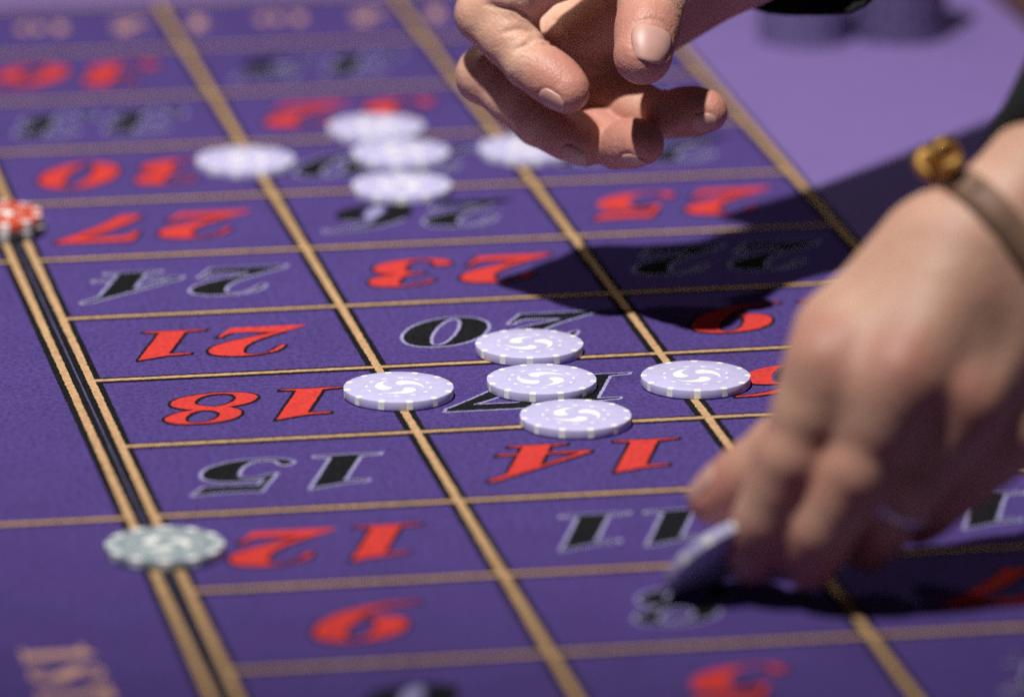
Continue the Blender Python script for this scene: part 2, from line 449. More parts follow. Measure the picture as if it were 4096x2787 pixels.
# ------------------------------------------------------------------ chips
CR, CT = 20.0, 3.3
def lathe(prof, seg=72):
    V = []; F = []
    n = len(prof)
    for i in range(seg):
        a = 2*math.pi*i/seg
        for r, z in prof:
            V.append((r*math.cos(a)*MM, r*math.sin(a)*MM, z*MM))
    for i in range(seg):
        j = (i + 1) % seg
        for k in range(n - 1):
            F.append((i*n + k, j*n + k, j*n + k + 1, i*n + k + 1))
    cb = len(V); V.append((0, 0, prof[0][1]*MM)); V.append((0, 0, prof[-1][1]*MM))
    for i in range(seg):
        j = (i + 1) % seg
        F.append((cb, j*n, i*n)); F.append((cb + 1, i*n + n - 1, j*n + n - 1))
    return V, F
chip_prof = [(12.45, 0.0), (12.6, 0.10), (12.75, 0.0), (19.70, 0.0), (19.93, 0.09), (20.0, 0.3), (20.0, CT - 0.3), (19.93, CT - 0.09), (19.70, CT), (12.75, CT), (12.6, CT - 0.14), (12.45, CT)]

def edge_spot_data(a0, half=0.058):
    q0 = 17.9 if half < 0.08 else 17.0
    prof = [(q0, -0.03), (19.71, -0.03), (19.97, 0.08), (20.04, 0.3), (20.04, CT - 0.3), (19.97, CT - 0.08), (19.71, CT + 0.03), (q0, CT + 0.03)]
    V = []; F = []; n = len(prof); seg = 3
    for i in range(seg + 1):
        for r, z in prof:
            a = a0 + (-half + 2*half*i/seg)*(19/ r if r < 19 else 1)
            V.append((r*math.cos(a)*MM, r*math.sin(a)*MM, z*MM))
    for i in range(seg):
        for k in range(n - 1):
            F.append((i*n + k, (i+1)*n + k, (i+1)*n + k + 1, i*n + k + 1))
    return V, F

def plate(poly, z0, z1):
    n = len(poly)
    V = [(x*MM, y*MM, z0*MM) for x, y in poly] + [(x*MM, y*MM, z1*MM) for x, y in poly]
    F = [tuple(range(n, 2*n))] + [(i, (i+1) % n, n + (i+1) % n, n + i) for i in range(n)]
    return V, F

def comma_poly(th):
    L = []; Rr = []
    K = 16
    for i in range(K + 1):
        u = i/K
        a = th - u*math.radians(80)
        r = (0.265 + 0.20*u**0.8)*CR
        w = 0.138*CR*(1 - u)**1.05
        w *= 1 - 0.30*min(1, max(0, (u - 0.2)/0.5))
        L.append(((r + w)*math.cos(a), (r + w)*math.sin(a))); Rr.append(((r - w)*math.cos(a), (r - w)*math.sin(a)))
    w0 = 0.138*CR; r0 = 0.265*CR
    cap = []
    c0 = (r0*math.cos(th), r0*math.sin(th))
    for i in range(1, 10):
        b = th - math.pi + math.pi*i/10      # from inner side round the back to outer side
        b = th + math.pi - math.pi*i/10
        cap.append((c0[0] + w0*math.cos(b), c0[1] + w0*math.sin(b)))
    poly = L + Rr[::-1][1:] + cap
    return poly

def make_chip(mb, ms, mi, half=0.058):
    """chip > body, twelve edge_spot, twelve inlay_dash, three swirl"""
    e = empty('casino_chip')
    V, F = lathe(chip_prof)
    o = mesh_obj('body', V, F, mb, e, smooth=True)
    md = o.modifiers.new('es', 'EDGE_SPLIT'); md.split_angle = math.radians(24)
    for i in range(12):
        a = math.radians(30*i)
        V, F = edge_spot_data(a, half); s = mesh_obj('edge_spot', V, F, ms, e)
    for i in range(12):
        a = math.radians(30*i + 15)
        q = []
        for da, r in ((-0.075, 11.3), (0.075, 11.3), (0.075, 12.2), (-0.075, 12.2)):
            q.append((r*math.cos(a + da), r*math.sin(a + da)))
        V, F = plate(q, CT - 0.02, CT + 0.04); mesh_obj('inlay_dash', V, F, mi, e)
    for i in range(3):
        V, F = plate(comma_poly(math.radians(120*i)), CT - 0.02, CT + 0.04); mesh_obj('swirl', V, F, mi, e)
    return e

lav_proto = None
def put_chip(proto, x, y, z, rot, label, group, first):
    o = proto if first else copy_tree(proto)
    o.location = (x*MM, y*MM, z*MM)
    o.rotation_euler = (0, 0, math.radians(rot))
    tag(o, label, 'chip', group)
    return o

lav = make_chip(M['lav'], M['white'], M['white'])
G1 = 'lavender chips bet around number 17'
G2 = 'lavender chips bet around number 29'
CHIPS = [
 (164.5, 349.7, 20, 'lavender chip below the black 20, farthest of the sharp chips from the camera', G1),
 (160.2, 302.5, 100, 'lavender chip lying in the middle of number 17', G1),
 (107.2, 301.0, 62, 'leftmost sharp lavender chip, on the tan line beside the red 18', G1),
 (163.6, 255.0, 35, 'lavender chip above the red 14, nearest of the sharp chips to the camera', G1),
 (216.3, 297.0, 50, 'lavender chip on the line between 17 and 16, beside the big blurred hand', G1),
 (101.6, 639.6, 10, 'blurred lavender chip on the line right of red number 30', G2),
 (162.9, 684.7, 40, 'farthest blurred lavender chip, on the line below red number 32', G2),
 (165.7, 640.9, 15, 'blurred lavender chip in the middle of the row of three, on number 29', G2),
 (157.2, 588.0, 80, 'blurred lavender chip on the line above black number 26', G2),
 (218.0, 639.1, 30, 'blurred lavender chip half hidden under the fingertips of the raised hand', G2),
]
first = True
for x, y, rot, label, group in CHIPS:
    put_chip(lav, x, y, 0.47, rot, label, group, first); first = False

greychip = make_chip(M['grey'], M['greylight'], M['white'], 0.105)
put_chip(greychip, -2.1, 127.6, 0.55, 22, 'grey chip lying across the double tan line beside number 12', None, True)
darkchip = make_chip(M['darkclay'], M['midgrey'], M['midgrey'], 0.095)
put_chip(darkchip, -10.4, 555.1, 0.55, 4, 'black chip underneath the red chip at the left edge', None, True)
redchip = make_chip(M['redclay'], M['pinkclay'], M['white'], 0.095)
put_chip(redchip, -11.4, 558.1, 0.55 + CT + 0.1, 9, 'red chip on top of a black chip at the left edge', None, True)

# chip held in the lower hand, tilted
held = copy_tree(lav)
if 'group' in held: del held['group']
tag(held, 'lavender chip held tilted between thumb and index finger of the blurred hand', 'chip')
held.matrix_world = Matrix(((0.85528, 0.34080, -0.39032, 0.17223), (-0.01175, 0.76583, 0.64293, 0.04768), (0.51803, -0.54530, 0.65901, 0.01316), (0.00000, 0.00000, 0.00000, 1.00000)))

# two tall stacks at the dealer's side (bodies with inset edge spots; sleeve shade put into their clay colours)
def stack_chip_mesh(name, mb, ms):
    V, F = lathe(chip_prof, 60)
    MI = []
    n = len(chip_prof)
    for f in F:
        c = np.mean([V[k] for k in f], 0)
        a = math.degrees(math.atan2(c[1], c[0])) % 30
        r = math.hypot(c[0], c[1])
        MI.append(1 if (r > 0.0185 and a < 6) else 0)
    return V, F, MI
for sname, sx, sy, mb, ms, words_ in (('left', 374.6, 820.8, M['violet'], M['shadeviolet'], 'violet chip, sleeve shade put into its colour, in the left of two tall stacks on pale felt'),
                                       ('right', 417.2, 820.0, M['shadeviolet'], M['violet'], 'violet chip, deeper sleeve shade put into its colour, in the right of two tall stacks on pale felt')):
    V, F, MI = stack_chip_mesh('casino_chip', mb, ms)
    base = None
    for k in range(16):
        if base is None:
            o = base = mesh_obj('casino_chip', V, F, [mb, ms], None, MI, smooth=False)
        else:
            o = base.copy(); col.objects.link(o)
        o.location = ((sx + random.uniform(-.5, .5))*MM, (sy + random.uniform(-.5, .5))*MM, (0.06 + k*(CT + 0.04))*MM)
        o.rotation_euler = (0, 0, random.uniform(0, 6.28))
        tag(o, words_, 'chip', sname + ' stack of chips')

# ------------------------------------------------------------------ hands (signed distance field -> one continuous skin)
class Field:
    def __init__(self, lo, hi, h):
        self.h = h; self.lo = np.array(lo, float)
        self.n = np.ceil((np.array(hi) - self.lo)/h).astype(int) + 1
        self.F = np.full(self.n, 30.0, np.float32)
    def fresh(self):
        f = Field.__new__(Field); f.h = self.h; f.lo = self.lo; f.n = self.n
        f.F = np.full(self.n, 30.0, np.float32); return f
    def block(self, lo, hi):
        a = np.clip(np.floor((np.array(lo) - self.lo)/self.h).astype(int), 0, self.n)
        b = np.clip(np.ceil((np.array(hi) - self.lo)/self.h).astype(int) + 1, 0, self.n)
        sl = tuple(slice(i, j) for i, j in zip(a, b))
        ax = [np.arange(i, j, dtype=np.float32)*self.h + l for i, j, l in zip(a, b, self.lo)]
        return sl, ax
    def cone_d(self, ax, a, b, ra, rb, flat=None):
        X, Y, Z = ax[0][:, None, None], ax[1][None, :, None], ax[2][None, None, :]
        d = b - a; L2 = float(d @ d) + 1e-9
        px, py, pz = X - a[0], Y - a[1], Z - a[2]
        t = np.clip((px*d[0] + py*d[1] + pz*d[2])/L2, 0, 1)
        qx, qy, qz = px - t*d[0], py - t*d[1], pz - t*d[2]
        r = ra + (rb - ra)*t
        s = qx*qx + qy*qy + qz*qz
        if flat is not None:                      # flatten the section along a direction
            n, k = flat
            qn = qx*n[0] + qy*n[1] + qz*n[2]
            s = s + qn*qn*(k*k - 1)
        return np.sqrt(s) - r
    def add(self, a, b, ra, rb, k=3.0, flat=None):
        a = np.array(a, float); b = np.array(b, float)
        m = max(ra, rb) + k + 5
        sl, ax = self.block(np.minimum(a, b) - m, np.maximum(a, b) + m)
        if self.F[sl].size == 0: return
        d = self.cone_d(ax, a, b, ra, rb, flat)
        f = self.F[sl]
        h = np.clip(0.5 + 0.5*(f - d)/k, 0, 1)
        self.F[sl] = f*(1 - h) + d*h - k*h*(1 - h)
    def cut(self, a, b, ra, rb, k=1.2):
        a = np.array(a, float); b = np.array(b, float)
        m = max(ra, rb) + k + 3
        sl, ax = self.block(np.minimum(a, b) - m, np.maximum(a, b) + m)
        if self.F[sl].size == 0: return
        d = -self.cone_d(ax, a, b, ra, rb)
        f = self.F[sl]
        h = np.clip(0.5 - 0.5*(f - d)/k, 0, 1)
        self.F[sl] = f*(1 - h) + d*h + k*h*(1 - h)
    def merge(self, g, k):
        f, d = self.F, g.F
        h = np.clip(0.5 + 0.5*(f - d)/k, 0, 1)
        self.F = f*(1 - h) + d*h - k*h*(1 - h)

def surface_nets(F, lo, h):
    n = np.array(F.shape)
    S = F < 0
    c = [(i, j, k) for i in (0, 1) for j in (0, 1) for k in (0, 1)]
    cnt = np.zeros(n - 1, np.int8)
    for i, j, k in c:
        cnt += S[i:n[0]-1+i, j:n[1]-1+j, k:n[2]-1+k]
    act = (cnt > 0) & (cnt < 8)
    I = np.argwhere(act)
    idx = np.full(n - 1, -1, np.int64); idx[act] = np.arange(len(I))
    pos = np.zeros((len(I), 3)); num = np.zeros(len(I))
    for a in c:
        for ax in range(3):
            if a[ax]: continue
            b = list(a); b[ax] = 1
            fa = F[I[:, 0]+a[0], I[:, 1]+a[1], I[:, 2]+a[2]]; fb = F[I[:, 0]+b[0], I[:, 1]+b[1], I[:, 2]+b[2]]
            m = (fa < 0) != (fb < 0)
            t = np.where(m, fa/np.where(m, fa - fb, 1), 0)
            p = np.array(a)[None, :] + t[:, None]*(np.array(b) - np.array(a))[None, :]
            pos[m] += p[m]; num[m] += 1
    V = (I + pos/num[:, None])*h + lo
    Q = []
    for ax in range(3):
        u, v = [(1, 2), (2, 0), (0, 1)][ax]
        s0 = [slice(1, -1)]*3; s1 = [slice(1, -1)]*3
        s0[ax] = slice(0, -1); s1[ax] = slice(1, None)
        A, B = S[tuple(s0)], S[tuple(s1)]
        E_ = np.argwhere(A != B)
        inside = A[tuple(E_.T)]
        base = E_.copy()
        for o in (u, v): base[:, o] += 1
        def cell(du, dv):
            q = base.copy(); q[:, u] += du; q[:, v] += dv
            return idx[q[:, 0], q[:, 1], q[:, 2]]
        q = np.stack([cell(-1, -1), cell(0, -1), cell(0, 0), cell(-1, 0)], 1)
        q[~inside] = q[~inside][:, ::-1]
        Q.append(q)
    Q = np.concatenate(Q)
    Q = Q[(Q >= 0).all(1)]
    return V, Q

def relax(V, Q, it=2, w=0.5):
    E_ = np.concatenate([Q[:, [0, 1]], Q[:, [1, 2]], Q[:, [2, 3]], Q[:, [3, 0]]])
    E_ = np.concatenate([E_, E_[:, ::-1]])
    deg = np.bincount(E_[:, 0], minlength=len(V)).astype(float)[:, None]
    for _ in range(it):
        acc = np.stack([np.bincount(E_[:, 0], V[E_[:, 1], k], minlength=len(V)) for k in range(3)], 1)
        V = V*(1 - w) + w*acc/np.maximum(deg, 1)
    return V

def unit(v):
    v = np.array(v, float); return v/np.linalg.norm(v)

def sample(fld, p):
    q = np.clip((np.array(p) - fld.lo)/fld.h, 0, fld.n - 1.001)
    i = q.astype(int); f = q - i
    v = 0.0
    for a in (0, 1):
        for b in (0, 1):
            for c in (0, 1):
                w = (f[0] if a else 1-f[0])*(f[1] if b else 1-f[1])*(f[2] if c else 1-f[2])
                v += w*fld.F[i[0]+a, i[1]+b, i[2]+c]
    return v

def skin_at(fld, c, d, far=16.0):
    """distance from c along d at which the skin surface is left"""
    s = 0.0
    step = 0.4
    last = sample(fld, c)
    while s < far:
        v = sample(fld, np.array(c) + d*(s + step))
        if last < 0 <= v:
            return s + step*last/(last - v)
        last = v; s += step
    return None

def groove_arc(fld, c, axis, face, R, span, depth=0.55, seg=14, k=0.6, wob=0.0):
    """a skin crease: part of a ring round the finger, pressed into the skin around direction face"""
    axis = unit(axis); face = np.array(face, float); face = unit(face - axis*(face @ axis)); side = np.cross(axis, face)
    pts = []
    for i in range(seg + 1):
        a = math.radians(-span + 2*span*i/seg)
        d = face*math.cos(a) + side*math.sin(a)
        c0 = np.array(c) + axis*wob*math.sin(i*1.1)
        s = skin_at(fld, c0, d, R*1.8)
        if s is None: s = R
        e = depth*math.sin(math.pi*(i + 0.6)/(seg + 1.2))
        pts.append(c0 + d*(s + 0.95 - e))
    for i in range(seg):
        fld.cut(pts[i], pts[i+1], 0.95, 0.95, k)

def groove_line(fld, pts, d, depth, r=0.9):
    """a crease pressed into the skin along a polyline of points that lie under the surface"""
    d = unit(d); P = []
    pts = [np.array(p) for p in pts]
    fine = [a + (b - a)*i/5 for a, b in zip(pts, pts[1:]) for i in range(5)] + [pts[-1]]
    n = len(fine)
    for i, p in enumerate(fine):
        if sample(fld, p) > 0:
            continue
        s = skin_at(fld, p, d, 30)
        if s is None: continue
        e = depth*math.sin(math.pi*(i + 0.7)/(n + 0.4))**0.7
        P.append(p + d*(s + r - e))
    for a, b in zip(P, P[1:]):
        if np.linalg.norm(a - b) < 6:
            fld.cut(a, b, r, r, 0.8)

def nail_frame(tip, t, n):
    t = unit(t); n = unit(np.array(n) - t*(np.array(n) @ t))
    return np.array(tip, float), t, n, np.cross(n, t)

def nail_outline(u, v, width, length):
    hw = width/2*(1 - 0.12*max(0, -v)**2 - 0.10*max(0, v)**4)
    ll = length/2*((1 - 0.26*u*u) if v < 0 else (1 - 0.20*u*u))
    return u*hw, v*ll

def nail_groove(fld, tip, t, n, width, length, R):
    """the fold of skin round the sides and root of a nail"""
    c, t, n, s = nail_frame(tip, t, n)
    pts = []
    for u, v in [(-1, 0.75), (-1, 0.3), (-1, -0.2), (-1, -0.7), (-0.8, -0.95), (-0.4, -1), (0, -1), (0.4, -1), (0.8, -0.95), (1, -0.7), (1, -0.2), (1, 0.3), (1, 0.75)]:
        x, y = nail_outline(u, v, width, length)
        a = x/R
        d = unit(n*math.cos(a) + s*math.sin(a))
        c0 = c - n*R + t*y
        q = skin_at(fld, c0, d, R*2)
        if q is not None: pts.append(c0 + d*(q + 0.68))
    for a, b in zip(pts, pts[1:]):
        fld.cut(a, b, 0.95, 0.95, 0.7)

def nail(parent, fld, tip, t, n, width, length, R, name='fingernail'):
    """curved nail plate lying in the skin. tip: centre of the plate; t: towards the finger end; n: outward"""
    c, t, n, s = nail_frame(tip, t, n)
    V = []; F = []; NU, NV = 14, 14
    top = np.zeros((NU + 1, NV + 1, 3)); D = np.zeros((NU + 1, NV + 1, 3)); S = np.zeros((NU + 1, NV + 1))
    for i in range(NU + 1):
        u = -1 + 2*i/NU
        for j in range(NV + 1):
            v = j/NV*2 - 1
            x, y = nail_outline(u, v, width, length)
            a = x/R
            d = unit(n*math.cos(a) + s*math.sin(a))
            c0 = c - n*R + t*y
            q = skin_at(fld, c0, d, R*2)
            top[i, j] = c0; D[i, j] = d; S[i, j] = R if q is None else q
    # smooth plate: fit the skin distance with a low-order surface, then set it just proud of the skin
    uu, vv = np.meshgrid(np.linspace(-1, 1, NU + 1), np.linspace(-1, 1, NV + 1), indexing='ij')
    A = np.stack([np.ones(uu.size), uu.ravel(), vv.ravel(), (uu**2).ravel(), (vv**2).ravel(), (uu*vv).ravel()], 1)
    m = (np.abs(uu) < 0.8).ravel() & (np.abs(vv) < 0.8).ravel()
    co = np.linalg.lstsq(A[m], S.ravel()[m], rcond=None)[0]
    fit = (A @ co).reshape(S.shape)
    off = 0.30 - 0.42*np.abs(uu)**6 - 0.42*np.maximum(0, -vv)**6 - 0.28*np.maximum(0, vv)**4
    for layer in (0, 1):
        for i in range(NU + 1):
            for j in range(NV + 1):
                V.append((top[i, j] + D[i, j]*(fit[i, j] + off[i, j] - (0.6 if layer == 0 else 0)))*MM)
    W = NV + 1; o_ = (NU + 1)*W
    for i in range(NU):
        for j in range(NV):
            q = (i*W + j, (i+1)*W + j, (i+1)*W + j + 1, i*W + j + 1)
            F.append(tuple(o_ + k for k in q)); F.append(q[::-1])
    rim = [i*W for i in range(NU + 1)] + [NU*W + j for j in range(1, W)] + [i*W + NV for i in range(NU - 1, -1, -1)] + [j for j in range(NV - 1, 0, -1)]
    for a, b in zip(rim, rim[1:] + rim[:1]):
        F.append((a, b, o_ + b, o_ + a))
    return mesh_obj(name, V, F, M['nail'], parent, smooth=True)

def build_hand(spec, h, parent, name='hand'):
    """spec: palm cones, finger chains, creases, nails, arm; all in mm"""
    allp = np.array([p[:3] for ch in spec['chains'] for p in ch['pts']] + [p for q in spec['palm'] for p in (q[0], q[1])])
    fld = Field(allp.min(0) - 34, allp.max(0) + 34, h)
    for q in spec['palm']:
        fld.add(q[0], q[1], q[2], q[3], q[4], (q[5], q[6]) if len(q) > 5 else None)
    # finger roots melt into the palm
    for ch in spec['chains']:
        P = [np.array(p[:3]) for p in ch['pts']]; r = [p[3] for p in ch['pts']]
        if ch.get('root', True):
            fld.add(P[0], P[0] + (P[1] - P[0])*0.5, r[0], r[0]*0.6 + r[1]*0.4, 9.0)
    for q in spec.get('hollow', []):
        fld.cut(q[0], q[1], q[2], q[3], q[4])
    tips = []
    for ch in spec['chains']:
        g = fld.fresh()
        P = [np.array(p[:3]) for p in ch['pts']]; r = [p[3] for p in ch['pts']]
        for i in range(len(P) - 1):
            mid = P[i]*0.5 + P[i+1]*0.5; rm = (r[i] + r[i+1])/2*ch.get('waist', 0.955)
            g.add(P[i], mid, r[i], rm, 5.0); g.add(mid, P[i+1], rm, r[i+1], 5.0)
        for a, ra in ch.get('pads', []):
            g.add(a, np.array(a) + 0.01, ra, ra, 5.0)
        for c in ch.get('creases', []):
            groove_arc(g, *c)
        for nl in ch.get('nails', []):
            nail_groove(g, *nl)
        ch['g'] = g
        fld.merge(g, ch.get('k', 1.6))
        tips.append((P[-1], r[-1]))
    for c in spec.get('creases', []):
        if len(c) == 5:
            fld.cut(*c)
        else:
            groove_arc(fld, *c)
    for pts, d, depth in spec.get('lines', []):
        groove_line(fld, pts, d, depth)
    V, Q = surface_nets(fld.F, fld.lo, h)
    V = relax(V, Q, 1, 0.4)
    o = mesh_obj(name, V*MM, Q.tolist(), M['skin'], parent, smooth=True)
    bl = np.zeros(len(V))
    for c, r in tips:
        bl = np.maximum(bl, np.clip(1.25 - np.linalg.norm(V - c, axis=1)/(r*2.3), 0, 1))
    for c, r, a in spec.get('blush', []):
        bl = np.maximum(bl, a*np.clip(1.2 - np.linalg.norm(V - np.array(c), axis=1)/r, 0, 1))
    at = o.data.attributes.new('blush', 'FLOAT', 'POINT')
    at.data.foreach_set('value', bl.astype(np.float32))
    for ch in spec['chains']:
        for nl in ch.get('nails', []):
            nail(o, ch['g'], *nl)
        ch.pop('g', None)
    return o

def tube(name, pts, radii, mat, parent, up=(0, 0, 1), seg=40, thick=2.0, wob=0.0, aspect=1.0, freq=5):
    """an open sleeve: outer and inner wall along a path, folds as ripples"""
    P = [np.array(p, float) for p in pts]
    V = []; F = []
    rings = []
    rng = np.random.default_rng(5)
    ph = rng.uniform(0, 6.28, 6)
    for side in (0, 1):
        for i, p in enumerate(P):
            d = unit(P[min(i+1, len(P)-1)] - P[max(i-1, 0)])
            s = unit(np.cross(d, up)); n = np.cross(s, d)
            ring = []
            for k in range(seg):
                a = 2*math.pi*k/seg
                r = radii[i]*(1 + wob*(math.sin(freq*a + ph[0] + i*0.9) + 0.6*math.sin(3*a + ph[1] - i*1.3))) - (thick if side else 0)
                V.append((p + (s*math.cos(a) + n*math.sin(a)*aspect)*r)*MM); ring.append(len(V) - 1)
            rings.append(ring)
    n = len(P)
    for side in (0, 1):
        for i in range(n - 1):
            A, B = rings[side*n + i], rings[side*n + i + 1]
            for k in range(seg):
                q = (A[k], A[(k+1) % seg], B[(k+1) % seg], B[k])
                F.append(q if side == 0 else q[::-1])
    for i in (0, n - 1):
        A, B = rings[i], rings[n + i]
        for k in range(seg):
            F.append((A[k], B[k], B[(k+1) % seg], A[(k+1) % seg]))
    return mesh_obj(name, V, F, mat, parent, smooth=True)

person = empty('person', (0, 0, 0))
tag(person, 'person in a black top reaching over the table, one hand raised, one placing a chip', 'person')
RAISED = {'blush': [],
 'chains': [{'creases': [([170.35, 386.08, 102.55], [0.54, -0.69, -0.48], [0.67, -0.34, 0.66], 9.2, 80, 1.0, 14, 0.9, 0.3), ([172.07, 383.87, 101.0], [0.54, -0.69, -0.48], [0.67, -0.34, 0.66], 9.2, 80, 0.7, 14, 0.9, 0.3)],
             'k': 1.6,
             'nails': [([176.49, 369.07, 90.21], [0.59, -0.67, -0.44], [-0.8, -0.42, -0.43], 10, 11, 7.6)],
             'pads': [([181.64, 374.83, 95.35], 7.76), ([177.74, 378.87, 97.94], 8.0), ([170.51, 395.32, 126.41], 10.61), ([165.54, 394.21, 110.44], 9.5)],
             'pts': [[181.96, 388.53, 139.29, 11.5], [157.94, 404.29, 116.18, 10.6], [171.21, 384.98, 101.77, 9.2], [182.67, 371.92, 93.25, 8.0]],
             'root': True,
             'waist': 0.95},
            {'creases': [([175.7, 396.79, 77.34], [0.65, -0.65, -0.39], [0.57, -0.25, 0.78], 9.0, 80, 1.0, 14, 0.9, 0.3), ([177.79, 394.7, 76.1], [0.65, -0.65, -0.39], [0.57, -0.25, 0.78], 9.0, 80, 0.7, 14, 0.9, 0.3)],
             'k': 1.6,
             'nails': [([186.63, 378.89, 66.37], [0.72, -0.62, -0.31], [-0.68, -0.52, -0.52], 10, 11, 7.6)],
             'pads': [([190.34, 385.39, 71.85], 7.76), ([185.03, 389.66, 73.91], 8.0), ([175.83, 426.53, 100.53], 10.42), ([169.83, 406.31, 84.13], 9.22)],
             'pts': [[188.97, 439.7, 112.28, 11.5], [160.0, 415.39, 90.05, 10.2], [176.74, 395.74, 76.72, 9.0], [191.96, 382.53, 70.08, 8.0]],
             'root': True,
             'waist': 0.95},
            {'creases': [([202.47, 382.0, 69.96], [0.33, -0.94, 0.09], [-0.21, -0.5, 0.84], 8.1, 80, 1.0, 14, 0.9, 0.3), ([203.51, 378.99, 70.25], [0.33, -0.94, 0.09], [-0.21, -0.5, 0.84], 8.1, 80, 0.7, 14, 0.9, 0.3)],
             'k': 1.6,
             'nails': [([205.9, 359.58, 68.72], [0.3, -0.93, 0.22], [-0.45, -0.34, -0.83], 9, 10, 7.12)],
             'pads': [([208.66, 365.3, 74.88], 7.27), ([206.51, 371.39, 73.17], 7.5), ([194.25, 416.01, 86.44], 9.6), ([198.41, 394.38, 72.41], 8.3)],
             'pts': [[194.06, 426.72, 99.92, 10.8], [192.91, 408.07, 71.23, 9.2], [202.99, 380.49, 70.11, 8.1], [209.13, 361.61, 74.57, 7.5]],
             'root': True,
             'waist': 0.95},
            {'creases': [([219.92, 381.31, 81.08], [0.78, -0.62, 0.08], [0.83, 0.05, 0.56], 8.0, 80, 1.0, 14, 0.9, 0.3), ([222.43, 379.34, 81.34], [0.78, -0.62, 0.08], [0.83, 0.05, 0.56], 8.0, 80, 0.7, 14, 0.9, 0.3)],
             'k': 1.6,
             'nails': [([233.88, 368.13, 80.06], [0.91, -0.39, 0.1], [-0.32, -0.85, -0.42], 8, 9.5, 6.93)],
             'pads': [([233.61, 376.25, 83.1], 7.08), ([229.1, 377.89, 82.48], 7.3), ([205.12, 411.73, 85.72], 8.93), ([213.99, 391.95, 81.8], 7.97)],
             'pts': [[202.49, 422.16, 89.56, 10], [204.91, 401.97, 79.78, 8.6], [221.18, 380.32, 81.21, 8.0], [236.39, 373.76, 82.92, 7.3]],
             'root': True,
             'waist': 0.95},
            {'creases': [([212.27, 362.71, 127.57], [-0.27, -0.77, -0.58], [0.25, -0.64, 0.73], 10.9, 50, 0.7, 14, 0.9, 0.4), ([211.52, 360.56, 125.94], [-0.27, -0.77, -0.58], [0.25, -0.64, 0.73], 10.9, 50, 0.49, 14, 0.9, 0.4),
                         ([210.76, 358.41, 124.32], [-0.27, -0.77, -0.58], [0.25, -0.64, 0.73], 10.9, 50, 0.7, 14, 0.9, 0.4)],
             'k': 2.0,
             'nails': [([207.82, 337.45, 119.83], [-0.17, -0.79, -0.59], [0.25, -0.64, 0.73], 16.0, 16.5, 9.8)],
             'pads': [([205.25, 344.8, 112.19], 9.6), ([208.46, 353.22, 119.17], 10.3)],
             'pts': [[249.92, 408.37, 152.85, 15], [227.98, 388.18, 142.05, 12.5], [211.79, 361.33, 126.53, 11.3], [205.62, 343.84, 113.28, 9.6]],
             'root': True}],
 'creases': [],
 'hollow': [],
 'lines': [([[157.88, 407.15, 118.69], [162.52, 405.94, 117.51], [169.1, 404.48, 116.67], [173.93, 402.77, 113.87], [176.23, 401.25, 110.1]], [-0.18, -0.95, 0.27], 0.9),
           ([[162.74, 399.24, 109.1], [168.05, 398.73, 110.73], [173.54, 397.56, 110.21], [175.93, 396.57, 108.33]], [-0.18, -0.95, 0.27], 0.55),
           ([[165.79, 391.03, 104.58], [170.01, 390.79, 106.48], [174.42, 390.05, 106.76]], [-0.18, -0.95, 0.27], 0.6),
           ([[189.79, 422.45, 97.02], [195.18, 420.35, 93.22], [202.34, 418.55, 91.6], [209.67, 417.66, 93.25], [217.74, 417.75, 98.73]], [-0.18, -0.95, 0.27], 0.8),
           ([[191.51, 422.21, 90.01], [196.34, 420.22, 86.2], [202.48, 419.08, 86.22], [211.54, 418.19, 88.97]], [-0.18, -0.95, 0.27], 0.7),
           ([[187.48, 425.71, 106.83], [193.37, 423.2, 101.94], [202.21, 421.09, 100.32]], [-0.18, -0.95, 0.27], 0.7)],
 'palm': [([181.96, 388.53, 139.29], [266.05, 421.31, 149.45], 11, 16, 12), ([188.97, 439.7, 112.28], [266.05, 421.31, 149.45], 10.5, 16, 12), ([194.06, 426.72, 99.92], [264.18, 432.99, 130.11], 10.5, 14, 12),
          ([202.49, 422.16, 89.56], [264.18, 432.99, 130.11], 10, 15, 12), ([226.13, 430.76, 105.26], [264.18, 432.99, 130.11], 11.5, 15, 10), ([249.92, 408.37, 152.85], [266.05, 421.31, 149.45], 16, 20, 14),
          ([197.07, 412.61, 104.27], [220.63, 404.4, 120.28], 11, 15, 12), ([227.98, 388.18, 142.05], [202.06, 378.22, 142.13], 12, 10, 10), ([202.06, 378.22, 142.13], [181.96, 388.53, 139.29], 10, 11, 10),
          ([238.05, 437.31, 143.45], [276.05, 447.31, 153.45], 17, 20, 12), ([276.05, 447.31, 153.45], [303.49, 473.1, 176.78], 20, 24, 12), ([266.05, 421.31, 149.45], [335.12, 484.28, 185.0], 22, 27, 14),
          ([264.18, 432.99, 130.11], [333.25, 495.96, 165.66], 15, 22, 14), ([212.71, 436.1, 100.46], [237.14, 428.78, 127.43], 11, 14, 12)]}
